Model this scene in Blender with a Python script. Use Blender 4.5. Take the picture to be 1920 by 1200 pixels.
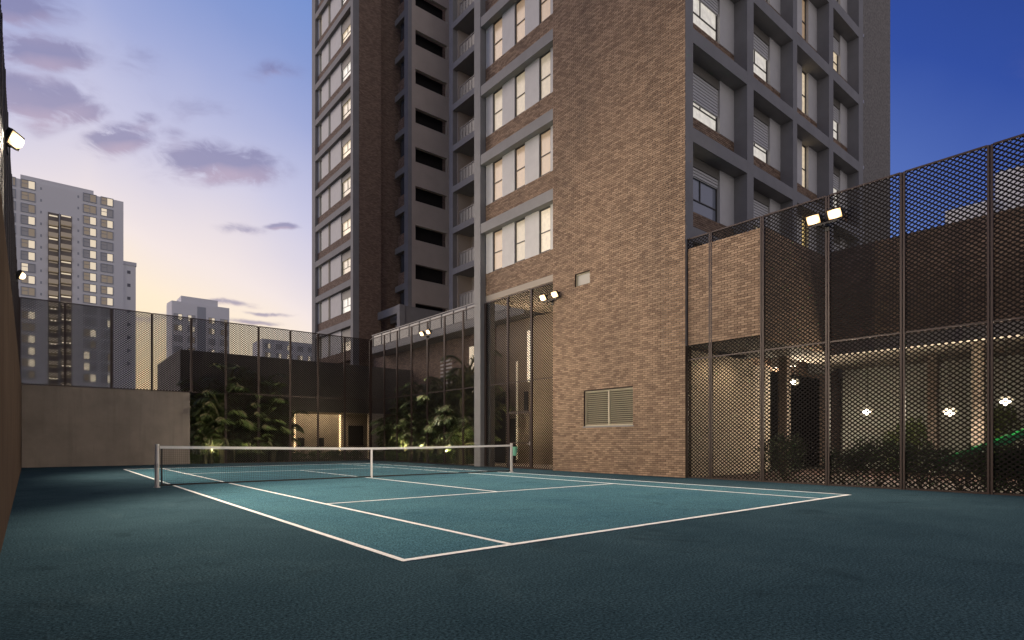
import bpy, bmesh, math, random
from mathutils import Matrix, Vector
random.seed(7)
S = bpy.context.scene
for o in list(bpy.data.objects): bpy.data.objects.remove(o)
C = S.collection
# ------------------------------------------------------------------ camera
F, Y0, YAW = 1072.77, 828.83, 0.6893          # focal length and horizon in photo pixels (1920 wide), heading
CX, CY, CZ = -2.6532, -4.8463, 1.1391
cam = bpy.data.cameras.new('camera'); co = bpy.data.objects.new('camera', cam); C.objects.link(co)
cam.sensor_fit = 'HORIZONTAL'; cam.sensor_width = 36; cam.lens = 36*F/1920
cam.shift_y = (Y0-600)/1920; cam.clip_start = .05; cam.clip_end = 3000
co.location = (CX, CY, CZ); co.rotation_euler = (math.pi/2, 0, -YAW)
S.camera = co
S.render.engine = 'CYCLES'
S.cycles.max_bounces = 5; S.cycles.diffuse_bounces = 3; S.cycles.glossy_bounces = 2; S.cycles.transmission_bounces = 2
S.cycles.caustics_reflective = False; S.cycles.caustics_refractive = False
S.view_settings.view_transform = 'Standard'; S.view_settings.look = 'None'
S.view_settings.exposure = 0; S.view_settings.gamma = 1
# ------------------------------------------------------------------ world
def lin(r, g, b):
    f = lambda v: (v/255/12.92) if v/255 <= .04045 else ((v/255+.055)/1.055)**2.4
    return (f(r), f(g), f(b), 1)
cs, sn = math.cos(YAW), math.sin(YAW)
def ray(px, py):
    x = (px-960)/F; z = (Y0-py)/F
    return Vector((x*cs+sn, -x*sn+cs, z))
W = bpy.data.worlds.new('World'); S.world = W; W.use_nodes = True
nt = W.node_tree; nt.nodes.clear()
class G:
    """small node-graph helper"""
    def __init__(s, nt): s.nt = nt
    def n(s, t, **k):
        x = s.nt.nodes.new(t)
        for a, b in k.items(): setattr(x, a, b)
        return x
    def put(s, sock, v):
        if v is None: return
        if isinstance(v, bpy.types.NodeSocket): s.nt.links.new(v, sock)
        else: sock.default_value = v
    def m(s, op, a, b=None, c=None, clamp=False):
        x = s.n('ShaderNodeMath', operation=op, use_clamp=clamp)
        for i, v in enumerate((a, b, c)): s.put(x.inputs[i], v)
        return x.outputs[0]
    def v(s, op, a, b=None):
        x = s.n('ShaderNodeVectorMath', operation=op)
        s.put(x.inputs[0], a)
        if b is not None: s.put(x.inputs[1], b)
        return x.outputs['Value'] if op in ('DOT_PRODUCT', 'LENGTH', 'DISTANCE') else x.outputs[0]
    def ramp(s, fac, stops, interp='LINEAR'):
        x = s.n('ShaderNodeValToRGB'); x.color_ramp.interpolation = interp
        e = x.color_ramp.elements
        while len(e) < len(stops): e.new(.5)
        for el, (p, c) in zip(e, stops): el.position = p; el.color = c
        s.put(x.inputs[0], fac); return x.outputs[0]
    def mix(s, fac, a, b, blend='MIX'):
        x = s.n('ShaderNodeMix', data_type='RGBA', blend_type=blend)
        s.put(x.inputs[0], fac); s.put(x.inputs[6], a); s.put(x.inputs[7], b); return x.outputs[2]
    def noise(s, vec, scale, detail=3, rough=.5, dist=0):
        x = s.n('ShaderNodeTexNoise'); s.put(x.inputs['Vector'], vec)
        x.inputs['Scale'].default_value = scale; x.inputs['Detail'].default_value = detail
        x.inputs['Roughness'].default_value = rough; x.inputs['Distortion'].default_value = dist
        return x.outputs['Fac']
g = G(nt)
tc = g.n('ShaderNodeTexCoord'); d = g.v('NORMALIZE', tc.outputs['Generated'])
sp = g.n('ShaderNodeSeparateXYZ'); nt.links.new(d, sp.inputs[0])
el = g.m('MULTIPLY', g.m('ARCSINE', sp.outputs[2]), 180/math.pi)
SUNAZ = math.radians(3)
hv = g.n('ShaderNodeCombineXYZ'); nt.links.new(sp.outputs[0], hv.inputs[0]); nt.links.new(sp.outputs[1], hv.inputs[1])
ca = g.v('DOT_PRODUCT', g.v('NORMALIZE', hv.outputs[0]), (math.sin(SUNAZ), math.cos(SUNAZ), 0))
az = g.m('MULTIPLY', g.m('ARCCOSINE', ca), 180/math.pi)
soft = g.noise(d, 3.2, 3, .5)
azm = g.m('MINIMUM', az, 84)
t = g.m('ADD', g.m('ADD', g.m('ADD', g.m('ABSOLUTE', el), g.m('MULTIPLY', g.m('MAXIMUM', g.m('SUBTRACT', azm, 35), 0), .17)), g.m('MULTIPLY', g.m('MINIMUM', az, 82), .38)), g.m('MULTIPLY', g.m('SUBTRACT', soft, .5), 7))
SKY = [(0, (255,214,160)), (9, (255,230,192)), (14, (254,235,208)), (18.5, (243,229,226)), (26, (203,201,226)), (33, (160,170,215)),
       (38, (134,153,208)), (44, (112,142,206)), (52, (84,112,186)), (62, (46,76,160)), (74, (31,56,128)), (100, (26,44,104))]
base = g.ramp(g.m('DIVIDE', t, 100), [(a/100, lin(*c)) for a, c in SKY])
# pale rose anti-twilight arch, out of view, added and brightened to light -Y facades
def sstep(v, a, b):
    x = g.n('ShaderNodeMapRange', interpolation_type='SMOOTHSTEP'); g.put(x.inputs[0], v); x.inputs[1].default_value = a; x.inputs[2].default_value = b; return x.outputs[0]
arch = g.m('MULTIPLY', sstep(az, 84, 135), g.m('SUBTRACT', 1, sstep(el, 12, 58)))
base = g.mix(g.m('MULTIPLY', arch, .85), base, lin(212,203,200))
# clouds: soft violet puffs, each at its own bearing
wob = g.n('ShaderNodeTexNoise'); nt.links.new(d, wob.inputs['Vector']); wob.inputs['Scale'].default_value = 9; wob.inputs['Detail'].default_value = 4
dw = g.v('ADD', d, g.v('SCALE', g.v('SUBTRACT', wob.outputs['Color'], (.5,.5,.5))))
dw.node.inputs[1].links[0].from_node.inputs['Scale'].default_value = .05
CL = [(418,312,88,29,1),(222,268,50,21,.9),(60,185,76,36,.95),(140,215,56,18,.65),(80,95,62,28,.8),(40,15,76,30,.6),(250,110,60,40,.25),(520,135,50,16,.42),(522,425,24,7,.8),
      (455,436,40,12,.4),(270,236,28,16,.45),(330,262,28,16,.4),(360,205,110,40,.22),(430,566,50,6,.6),(505,582,48,4,.5),(470,600,60,5,.5),(280,600,60,9,.35),
      (-250,150,200,70,.8),(-420,330,160,40,.7),(2200,100,200,50,.4),(2500,250,220,40,.4)]
dens = None; under = None
for (px, py, sx, sy, a) in CL:
    c0 = ray(px, py); k = c0.length; c0.normalize()
    R = Vector((cs, -sn, 0)); R = (R-c0*R.dot(c0)).normalized(); U = c0.cross(R)*-1
    if U.z < 0: U = -U
    fo = F*(1/ (ray(px,py).length))
    u_ = g.m('MULTIPLY', g.v('DOT_PRODUCT', dw, tuple(R)), F*k/sx)
    v_ = g.m('MULTIPLY', g.v('DOT_PRODUCT', dw, tuple(U)), F*k/sy)
    r2 = g.m('ADD', g.m('MULTIPLY', u_, u_), g.m('MULTIPLY', v_, v_))
    front = g.m('GREATER_THAN', g.v('DOT_PRODUCT', d, tuple(c0)), 0)
    e = g.m('MULTIPLY', g.m('MULTIPLY', g.m('POWER', 2.718, g.m('MULTIPLY', r2, -.8)), a), front)
    dens = e if dens is None else g.m('MAXIMUM', dens, e)
    w_ = g.m('MULTIPLY', e, g.m('MULTIPLY', v_, -.8, clamp=True))
    under = w_ if under is None else g.m('MAXIMUM', under, w_)
cn = g.noise(g.v('MULTIPLY', d, (1, 1, 2.2)), 20, 7, .62, .7)
dm = g.m('MULTIPLY', dens, g.m('ADD', g.m('MULTIPLY', cn, 3.2), -.62), clamp=True)
mr = g.n('ShaderNodeMapRange', interpolation_type='SMOOTHSTEP'); g.put(mr.inputs[0], dm); mr.inputs[1].default_value = .08; mr.inputs[2].default_value = .62; mr.inputs[4].default_value = .9
ccol = g.mix(g.m('MULTIPLY', under, 1.1, clamp=True), lin(118,113,156), lin(222,182,190))
ccol = g.mix(.25, ccol, base)
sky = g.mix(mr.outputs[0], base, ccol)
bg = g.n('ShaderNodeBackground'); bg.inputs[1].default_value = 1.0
ns = g.n('ShaderNodeTexSky', sky_type='NISHITA', sun_disc=False)       # a little physical twilight under the hand-set dusk colours
ns.sun_elevation = math.radians(-1.5); ns.sun_rotation = SUNAZ
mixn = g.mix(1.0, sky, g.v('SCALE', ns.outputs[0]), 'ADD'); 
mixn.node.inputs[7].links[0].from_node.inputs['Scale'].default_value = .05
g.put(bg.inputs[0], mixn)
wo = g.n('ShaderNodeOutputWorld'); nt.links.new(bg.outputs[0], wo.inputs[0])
# ------------------------------------------------------------------ sun (just gone under the skyline: very weak and wide)
sl = bpy.data.lights.new('sun', 'SUN'); sl.energy = 1.5; sl.angle = math.radians(40); sl.color = (1, .82, .66)
so = bpy.data.objects.new('sun', sl); C.objects.link(so); so.location = (0, 60, 60)
so.rotation_euler = Vector((.52, -.80, -.36)).to_track_quat('-Z', 'Y').to_euler()

# ------------------------------------------------------------------ measuring helpers: a sight line meets a real plane
O = Vector((CX, CY, CZ))
def onX(px, py, v): r = ray(px, py); return O+r*((v-CX)/r.x)
def onY(px, py, v): r = ray(px, py); return O+r*((v-CY)/r.y)
def yX(px, v): return onX(px, Y0, v).y
def xY(px, v): return onY(px, Y0, v).x

# ------------------------------------------------------------------ materials
MATS = {}
def mat(name, col=(.5,.5,.5), rough=.6, metal=0, emit=None, es=0, var=0, scale=6, bump=0, bscale=60, island=False, col2=None, spec=.5, stretch=None, trans=0):
    if name in MATS: return MATS[name]
    m = bpy.data.materials.new(name); m.use_nodes = True; nt = m.node_tree; q = G(nt)
    b = nt.nodes['Principled BSDF']; b.inputs['Roughness'].default_value = rough; b.inputs['Metallic'].default_value = metal
    b.inputs['Specular IOR Level'].default_value = spec
    c = (*col, 1); tco = q.n('ShaderNodeTexCoord'); vec = tco.outputs['Object']
    if stretch: vec = q.v('MULTIPLY', vec, stretch)
    c2 = (*(col2 or tuple(x*(1-var) for x in col)), 1)
    if island:
        ge = q.n('ShaderNodeNewGeometry'); oi = q.n('ShaderNodeObjectInfo')
        r = q.m('FRACT', q.m('ADD', ge.outputs['Random Per Island'], oi.outputs['Random']))
        cc = q.mix(r, c, c2)
        nz = q.noise(vec, scale, 4, .6)
        cc = q.mix(q.m('MULTIPLY', nz, .35), cc, (0.03,.025,.02,1))
        wx = q.noise(q.v('MULTIPLY', ge.outputs['Position'], (1, 1, .35)), .55, 6, .68)      # broad weathering and rain marks in world space
        wm = q.n('ShaderNodeMapRange'); q.put(wm.inputs[0], wx); wm.inputs[1].default_value = .46; wm.inputs[2].default_value = .72; wm.inputs[4].default_value = .30
        cc = q.mix(wm.outputs[0], cc, (.055,.042,.033,1))
    elif var or col2:
        nz = q.noise(vec, scale, 5, .6)
        mr = q.n('ShaderNodeMapRange'); q.put(mr.inputs[0], nz); mr.inputs[1].default_value = .3; mr.inputs[2].default_value = .7
        cc = q.mix(mr.outputs[0], c, c2)
        if 'plaster' in name:                                  # rain streaks and patched areas
            sk = q.noise(q.v('MULTIPLY', vec, (2.6, 2.6, .13)), 1.6, 5, .65); sm_ = q.n('ShaderNodeMapRange'); q.put(sm_.inputs[0], sk); sm_.inputs[1].default_value = .52; sm_.inputs[2].default_value = .72; sm_.inputs[4].default_value = .42
            cc = q.mix(sm_.outputs[0], cc, tuple(x*.55 for x in col)+(1,))
    else: cc = c
    q.put(b.inputs['Base Color'], cc)
    if emit and var:
        q.put(b.inputs['Emission Strength'], q.m('MULTIPLY', q.m('ADD', q.m('MULTIPLY', q.noise(vec, scale, 4, .6), 1.3), .35), es)); b.inputs['Emission Color'].default_value = (*emit, 1)
    elif emit: b.inputs['Emission Color'].default_value = (*emit, 1); b.inputs['Emission Strength'].default_value = es
    if bump:
        bp = q.n('ShaderNodeBump'); bp.inputs['Strength'].default_value = bump; bp.inputs['Distance'].default_value = .02
        q.put(bp.inputs['Height'], q.noise(vec, bscale, 4, .65)); nt.links.new(bp.outputs[0], b.inputs['Normal'])
    if trans: b.inputs['Transmission Weight'].default_value = trans
    MATS[name] = m; return m
def court_mat(name, ca, cb):
    m = bpy.data.materials.new(name); m.use_nodes = True; nt = m.node_tree; q = G(nt); b = nt.nodes['Principled BSDF']
    tco = q.n('ShaderNodeTexCoord'); vec = tco.outputs['Object']
    big = q.noise(vec, .55, 5, .62); mid = q.noise(q.v('MULTIPLY', vec, (1.0, 3.0, 1)), 2.2, 4, .6); fine = q.noise(vec, 48, 3, .85)
    fmr = q.n('ShaderNodeMapRange'); q.put(fmr.inputs[0], fine); fmr.inputs[1].default_value = .34; fmr.inputs[2].default_value = .66; fmr.inputs[3].default_value = .22; fmr.inputs[4].default_value = 1.78
    k = q.m('ADD', q.m('MULTIPLY', big, .7), q.m('MULTIPLY', mid, .3))
    kr = q.n('ShaderNodeMapRange'); q.put(kr.inputs[0], k); kr.inputs[1].default_value = .35; kr.inputs[2].default_value = .65
    cc = q.mix(kr.outputs[0], (*ca, 1), (*cb, 1))
    scf = q.noise(q.v('MULTIPLY', vec, (1.2, .7, 1)), .8, 6, .75, .6)          # scuffs and worn, paler patches
    sc2 = q.n('ShaderNodeMapRange'); q.put(sc2.inputs[0], scf); sc2.inputs[1].default_value = .56; sc2.inputs[2].default_value = .74; sc2.inputs[4].default_value = .10
    cc = q.mix(sc2.outputs[0], cc, (.12,.16,.165,1))
    st_ = q.noise(vec, .9, 5, .7, .6); st2 = q.n('ShaderNodeMapRange'); q.put(st2.inputs[0], st_); st2.inputs[1].default_value = .58; st2.inputs[2].default_value = .70; st2.inputs[4].default_value = .38
    cc = q.mix(st2.outputs[0], cc, (.008,.014,.018,1))
    cc = q.v('SCALE', cc); q.put(cc.node.inputs['Scale'], fmr.outputs[0])
    q.put(b.inputs['Base Color'], cc); b.inputs['Roughness'].default_value = .9; b.inputs['Specular IOR Level'].default_value = 0
    bp = q.n('ShaderNodeBump'); bp.inputs['Strength'].default_value = .3; bp.inputs['Distance'].default_value = .005
    q.put(bp.inputs['Height'], fine); nt.links.new(bp.outputs[0], b.inputs['Normal'])
    MATS[name] = m; return m
M_ = mat
surround = court_mat('surround_paint', (.0258,.0492,.0635), (.0368,.0668,.0825))
inner = court_mat('court_paint', (.045,.106,.139), (.064,.140,.167))
linep = mat('line_paint', (.80,.78,.76), .8, var=.24, scale=14)
white = mat('white_paint', (.72,.70,.68), .55, var=.08, scale=3)
panelm = mat('pale_panel', (.60,.58,.54), .6, var=.10, scale=2.2, bump=.05, bscale=20)
conc = mat('grey_concrete', (.265,.255,.242), .75, var=.16, scale=1.3, bump=.10, bscale=35)
stucco = mat('grey_stucco', (.50,.425,.345), .85, var=.12, scale=.8, bump=.12, bscale=60)
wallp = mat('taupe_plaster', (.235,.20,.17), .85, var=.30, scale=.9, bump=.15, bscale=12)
brickm = mat('brick', (.44,.300,.192), .85, island=True, col2=(.225,.142,.088), scale=9, bump=.35, bscale=90)
mortar = mat('mortar', (.065,.045,.033), .95, var=.2, scale=8)
brown = mat('bronze_metal', (.042,.024,.018), .5, metal=.2, var=.2, scale=5)
mesh_m = mat('mesh_metal', (.0075,.0055,.0045), .65, spec=.12)
black = mat('black_metal', (.018,.017,.016), .5, metal=.4)
dark = mat('dark_interior', (.02,.018,.017), .9)
frame_m = mat('dark_frame', (.075,.068,.060), .45, metal=.3)
shut = mat('shutter_grey', (.55,.54,.52), .55)
beige = mat('beige_plaster', (.42,.35,.27), .85, var=.12, scale=1.2)
louv = mat('louvre_beige', (.44,.38,.27), .5, var=.08)
steel = mat('galvanised', (.42,.41,.40), .4, metal=.6)
def far_brick():
    m = bpy.data.materials.new('far_brick'); m.use_nodes = True; nt = m.node_tree; q = G(nt); b = nt.nodes['Principled BSDF']
    tco = q.n('ShaderNodeTexCoord'); s = q.n('ShaderNodeSeparateXYZ'); nt.links.new(tco.outputs['Object'], s.inputs[0])
    cv = q.n('ShaderNodeCombineXYZ'); q.put(cv.inputs[0], q.m('ADD', s.outputs[0], s.outputs[1])); nt.links.new(s.outputs[2], cv.inputs[1])
    t = q.n('ShaderNodeTexBrick'); nt.links.new(cv.outputs[0], t.inputs['Vector']); t.inputs['Scale'].default_value = 1
    t.inputs['Brick Width'].default_value = .21; t.inputs['Row Height'].default_value = .07; t.inputs['Mortar Size'].default_value = .008
    t.inputs['Color1'].default_value = (.42,.29,.20,1); t.inputs['Color2'].default_value = (.23,.15,.10,1); t.inputs['Mortar'].default_value = (.10,.075,.06,1)
    q.put(b.inputs['Base Color'], q.mix(q.m('MULTIPLY', q.noise(tco.outputs['Object'], 1.5, 5, .7), .5), t.outputs[0], (.05,.03,.02,1)))
    b.inputs['Roughness'].default_value = .9
    bp = q.n('ShaderNodeBump'); bp.inputs['Strength'].default_value = .5; bp.inputs['Distance'].default_value = .01; bp.invert = True
    nt.links.new(t.outputs['Fac'], bp.inputs['Height']); nt.links.new(bp.outputs[0], b.inputs['Normal'])
    return m
fbrick = far_brick()
lit = mat('lit_pane', (.30,.27,.22), .3, emit=(1,.80,.55), es=.58, var=.3, scale=1.3, stretch=(5,5,.5))
litw = mat('lit_pane_white', (.35,.34,.32), .3, emit=(1,.93,.82), es=.55, var=.3, scale=1.1, stretch=(4,4,.6))
lity = mat('lit_pane_yellow', (.3,.25,.12), .3, emit=(1,.70,.26), es=.62, var=.2, scale=1)
curt = mat('curtained_pane', (.42,.35,.27), .22, emit=(.95,.62,.34), es=.22, var=.12, scale=1.5, stretch=(4,4,.3))
curt2 = mat('blind_pane', (.40,.37,.31), .25, emit=(.95,.76,.48), es=.28, var=.10, scale=1.5, stretch=(4,4,.3))
glass = mat('dark_glass', (.05,.06,.075), .06, spec=.9)
glassb = mat('sky_glass', (.22,.24,.28), .08, spec=.9)

# ------------------------------------------------------------------ object helpers
WM = {}
I4 = Matrix.Identity(4)
def link(name, data, parent=None, M=I4, m=None):
    o = bpy.data.objects.new(name, data); C.objects.link(o)
    if m is not None and data is not None and not data.materials: data.materials.append(m)
    if parent is not None:
        o.parent = parent; o.matrix_parent_inverse = WM[parent.name].inverted()
    o.matrix_basis = M; WM[o.name] = M.copy(); return o
def thing(name, loc, label, cat, group=None, rz=0):
    o = link(name, None, None, Matrix.Translation(loc) @ Matrix.Rotation(rz, 4, 'Z')); o.empty_display_size = .2
    o['label'] = label; o['category'] = cat
    if group: o['group'] = group
    return o
def tag(o, label, cat, group=None):
    o['label'] = label; o['category'] = cat
    if group: o['group'] = group
    return o
class MB:
    def __init__(s): s.v = []; s.f = []
    def box(s, x0, x1, y0, y1, z0, z1, M=None, back=True):
        if x0 > x1: x0, x1 = x1, x0
        if y0 > y1: y0, y1 = y1, y0
        if z0 > z1: z0, z1 = z1, z0
        n = len(s.v)
        p = [(x0,y0,z0),(x1,y0,z0),(x1,y1,z0),(x0,y1,z0),(x0,y0,z1),(x1,y0,z1),(x1,y1,z1),(x0,y1,z1)]
        s.v += [tuple(M @ Vector(q)) for q in p] if M else p
        fs = [(4,5,6,7),(0,1,5,4),(1,2,6,5),(2,3,7,6),(3,0,4,7)] + ([(3,2,1,0)] if back else [])
        s.f += [tuple(n+i for i in q) for q in fs]; return s
    def quad(s, *p):
        n = len(s.v); s.v += [tuple(q) for q in p]; s.f.append(tuple(range(n, n+len(p)))); return s
    def tube(s, a, b, r0, r1=None, n=10, cap=True):
        a, b = Vector(a), Vector(b); r1 = r0 if r1 is None else r1
        ax = (b-a).normalized(); t_ = Vector((0,0,1)) if abs(ax.z) < .9 else Vector((1,0,0))
        e1 = ax.cross(t_).normalized(); e2 = ax.cross(e1); k = len(s.v)
        for c_, r in ((a, r0), (b, r1)):
            for i in range(n):
                an = 2*math.pi*i/n; s.v.append(tuple(c_+e1*math.cos(an)*r+e2*math.sin(an)*r))
        for i in range(n):
            j = (i+1) % n; s.f.append((k+i, k+j, k+n+j, k+n+i))
        if cap: s.f.append(tuple(k+i for i in reversed(range(n)))); s.f.append(tuple(k+n+i for i in range(n)))
        return s
    def lathe(s, prof, n=16, at=(0,0,0), M=None):
        k = len(s.v); P = len(prof)
        for (r, z) in prof:
            for i in range(n):
                an = 2*math.pi*i/n; q = Vector((at[0]+r*math.cos(an), at[1]+r*math.sin(an), at[2]+z)); s.v.append(tuple(M @ q) if M else tuple(q))
        for a in range(P-1):
            for i in range(n):
                j = (i+1) % n; s.f.append((k+a*n+i, k+a*n+j, k+(a+1)*n+j, k+(a+1)*n+i))
        return s
    def mesh(s, name):
        me = bpy.data.meshes.new(name); me.from_pydata(s.v, [], s.f); me.validate(); me.update(); return me
    def build(s, name, m, parent=None, M=I4, bevel=0, smooth=False):
        me = s.mesh(name)
        if smooth:
            for p in me.polygons: p.use_smooth = True
        o = link(name, me, parent, M, m)
        if bevel:
            b = o.modifiers.new('b', 'BEVEL'); b.width = bevel; b.segments = 2; b.limit_method = 'ANGLE'
        return o
def bx(name, m, parent, *a, bevel=0): return MB().box(*a).build(name, m, parent, bevel=bevel)
def struct(o): o['kind'] = 'structure'; return o
# facade frames: u to the right as one faces the wall, v up, w out of the wall
def FX(x, y, z): return Matrix(((0,0,-1,x),(-1,0,0,y),(0,1,0,z),(0,0,0,1)))     # wall facing -X, u runs towards -Y
def FY(x, y, z): return Matrix(((1,0,0,x),(0,0,-1,y),(0,1,0,z),(0,0,0,1)))      # wall facing -Y, u runs towards +X
BL, BH, JT = .197, .057, .013
full_brick = MB().box(-BL/2, BL/2, -BH/2, BH/2, 0, .012, back=False).mesh('brick'); full_brick.materials.append(brickm)
def courses(w, h, holes=()):
    out = []; r = 0; v = JT/2
    while v+BH*.5 < h:
        v1 = min(v+BH, h); u = -(r % 2)*(BL+JT)/2
        while u < w:
            a, b = max(u, 0), min(u+BL, w); segs = [(a, b)]
            for (h0, h1, k0, k1) in holes:
                if v1 > k0 and v < k1:
                    ns = []
                    for (p, q) in segs:
                        if q <= h0 or p >= h1: ns.append((p, q))
                        else:
                            if p < h0: ns.append((p, h0))
                            if q > h1: ns.append((h1, q))
                    segs = ns
            for (p, q) in segs:
                if q-p > .02: out.append((p, q, v, v1))
            u += BL+JT
        v += BH+JT; r += 1
    return out
def brickwork(parent, M, w, h, holes=(), singles=0, name='brickwork', key=None):
    """mortar face stays with the caller; bricks stand 8 to 14 mm proud of it"""
    cs_ = courses(w, h, holes); one = []
    if singles:
        fullb = [c for c in cs_ if abs(c[1]-c[0]-BL) < 1e-4 and abs(c[3]-c[2]-BH) < 1e-4]
        fullb.sort(key=lambda c: (M @ Vector(((c[0]+c[1])/2, (c[2]+c[3])/2, 0))-O).length); one = fullb[:singles]; st = set(one)
        cs_ = [c for c in cs_ if c not in st]
    mb = MB()
    for (a, b, v, v1) in cs_: mb.box(a, b, v, v1, -.004, .008+random.random()*.006, back=False)
    o = mb.build(name, brickm, parent, M); o['kind'] = 'stuff'
    for (a, b, v, v1) in one:
        link('brick', full_brick, parent, M @ Matrix.Translation(((a+b)/2, (v+v1)/2, -.002+random.random()*.005)))
    return o

# ================================================================== ground and court
struct(bx('ground', mat('soil', (.06,.055,.048), .95, var=.3, scale=.5), None, -600, 600, -40, 900, -.30, -.03))
XW = 13.15; XF = 13.30; XG = 13.36; YB = 28.5          # tower wall, near fence, far fence, back fence
struct(bx('court_surround', surround, None, -3.45, XG+.04, -9, YB+.04, -.05, 0))
CWd, CL_, SG, SV = 10.80, 23.76, 1.376, 6.45
court = struct(bx('court', inner, None, 0, CWd, 0, CL_, .0005, .004))
def line(x0, x1, y0, y1, n, lift=0): bx(n, linep, court, x0, x1, y0, y1, .0045, .008+lift)
lw = .065
line(0, lw, 0, CL_, 'sideline'); line(CWd-lw, CWd, 0, CL_, 'sideline')
line(SG-lw/2, SG+lw/2, lw, CL_-lw, 'singles_line'); line(CWd-SG-lw/2, CWd-SG+lw/2, lw, CL_-lw, 'singles_line')
line(lw, CWd-lw, 0, .085, 'baseline', .0005); line(lw, CWd-lw, CL_-.085, CL_, 'baseline', .0005)
for s in (-1, 1):
    y = CL_/2+s*SV; line(SG+lw/2, CWd-SG-lw/2, y-.03, y+.03, 'service_line')
line(CWd/2-.03, CWd/2+.03, CL_/2-SV+.03, CL_/2+SV-.03, 'centre_service_line')
# net
NY = CL_/2
netx0, netx1 = -.40, CWd+.30
net = thing('tennis_net', (CWd/2, NY, 0), 'tennis net with white top tape and centre strap stretched across the court', 'net')
netm = mat('net_cord', (.028,.026,.025), .9); tapem = mat('white_tape', (.80,.76,.73), .7, var=.08, scale=12)
postm = mat('net_post_paint', (.62,.58,.55), .45, var=.10, scale=6)
def topz(x):
    k = abs(x-CWd/2)/(CWd/2+.35); return .965+.075*k**1.3
for x in (netx0, netx1):
    mb = MB().tube((x, NY, 0), (x, NY, 1.075), .050, n=20); mb.tube((x, NY, 1.075), (x, NY, 1.088), .053, .046, n=20); mb.tube((x, NY, 0), (x, NY, .018), .075, n=20)
    p = mb.build('net_post', postm, net)
    MB().box(x-.02, x+.02, NY-.075, NY-.045, .50, .60).build('winch', steel, p)
N = 40; mb = MB()
xs = [netx0+.06+(netx1-netx0-.12)*i/N for i in range(N+1)]
for a, b in zip(xs, xs[1:]):
    n = len(mb.v); za, zb = topz(a), topz(b)
    for x, z in ((a, za), (b, zb)):
        mb.v += [(x, NY-.012, z-.065), (x, NY+.012, z-.065), (x, NY+.012, z+.003), (x, NY-.012, z+.003)]
    mb.f += [(n, n+4, n+7, n+3), (n+1, n+2, n+6, n+5), (n+3, n+7, n+6, n+2), (n, n+1, n+5, n+4)]
mb.build('top_tape', tapem, net)
MB().box(netx0+.06, netx1-.06, NY-.010, NY+.010, .035, .075).build('bottom_cord', netm, net)
MB().box(CWd/2-.028, CWd/2+.028, NY-.016, NY+.016, .008, .91).build('centre_strap', tapem, net)
MB().box(netx0+.085, netx0+.115, NY-.010, NY+.010, .075, 1.0).build('side_cord', netm, net)
MB().box(netx1-.115, netx1-.085, NY-.010, NY+.010, .075, 1.0).build('side_cord', netm, net)
mb = MB(); x = netx0+.12
while x < netx1-.12: mb.box(x-.002, x+.002, NY-.0012, NY+.0012, .07, topz(x)-.06); x += .047
k = .115
while k < .98:
    prev = None
    for a, b in zip(xs, xs[1:]):
        if topz((a+b)/2)-.06 > k: mb.box(a, b, NY+.0016, NY+.004, k-.002, k+.002)
    k += .047
mb.build('netting', netm, net)

# ================================================================== perimeter walls
lx = lambda y: -2.93-.0129*y
lw_ = MB(); ya, yb = -9, YB+.02
n = 0; v = lw_.v
for y in (ya, yb):
    for (dx, z) in ((0, 0), (-.25, 0), (-.25, 3.72), (0, 3.72)): v.append((lx(y)+dx, y, z))
lw_.f += [(0,3,7,4), (3,2,6,7), (1,5,6,2), (0,1,2,3), (4,7,6,5), (0,4,5,1)]
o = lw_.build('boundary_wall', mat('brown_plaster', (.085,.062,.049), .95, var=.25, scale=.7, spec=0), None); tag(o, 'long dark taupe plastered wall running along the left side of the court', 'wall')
o = bx('boundary_wall', wallp, None, lx(YB)+.0, 3.30, YB+.01, YB+.22, 0, 3.70, bevel=.008)
tag(o, 'plain taupe plastered wall at the far end of the court under the fence', 'wall')

# ================================================================== mesh fences
CA, CB, SW = .133, .107, .0312
LAT = {}
def lattice(w, h, dep=.0025, SW=SW):
    key = (round(w, 3), round(h, 3), dep, SW)
    if key in LAT: return LAT[key]
    mb = MB(); sl_ = CB/CA; th = math.atan(sl_)
    for sgn, wz in ((1, dep+.0005), (-1, -dep-.0005)):
        c = -w*sl_ if sgn > 0 else 0
        c = math.floor(c/CB)*CB
        end = h if sgn > 0 else h+w*sl_
        while c < end:
            # v = c + sgn*sl*u , clipped to the panel
            u0, u1 = 0, w
            va, vb = c+sgn*sl_*u0, c+sgn*sl_*u1
            if sgn > 0:
                if va < 0: u0 = -c/sl_
                if vb > h: u1 = (h-c)/sl_
            else:
                if va > h: u0 = (c-h)/sl_
                if vb < 0: u1 = c/sl_
            if u1-u0 > .02:
                L = (u1-u0)/math.cos(th); um = (u0+u1)/2
                M = Matrix.Translation((um, c+sgn*sl_*um, wz)) @ Matrix.Rotation(sgn*th, 4, 'Z')
                mb.box(-L/2, L/2, -SW/2, SW/2, -dep, dep, M)
            c += CB
    me = mb.mesh('mesh_panel'); me.materials.append(mesh_m); LAT[key] = me; return me
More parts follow.
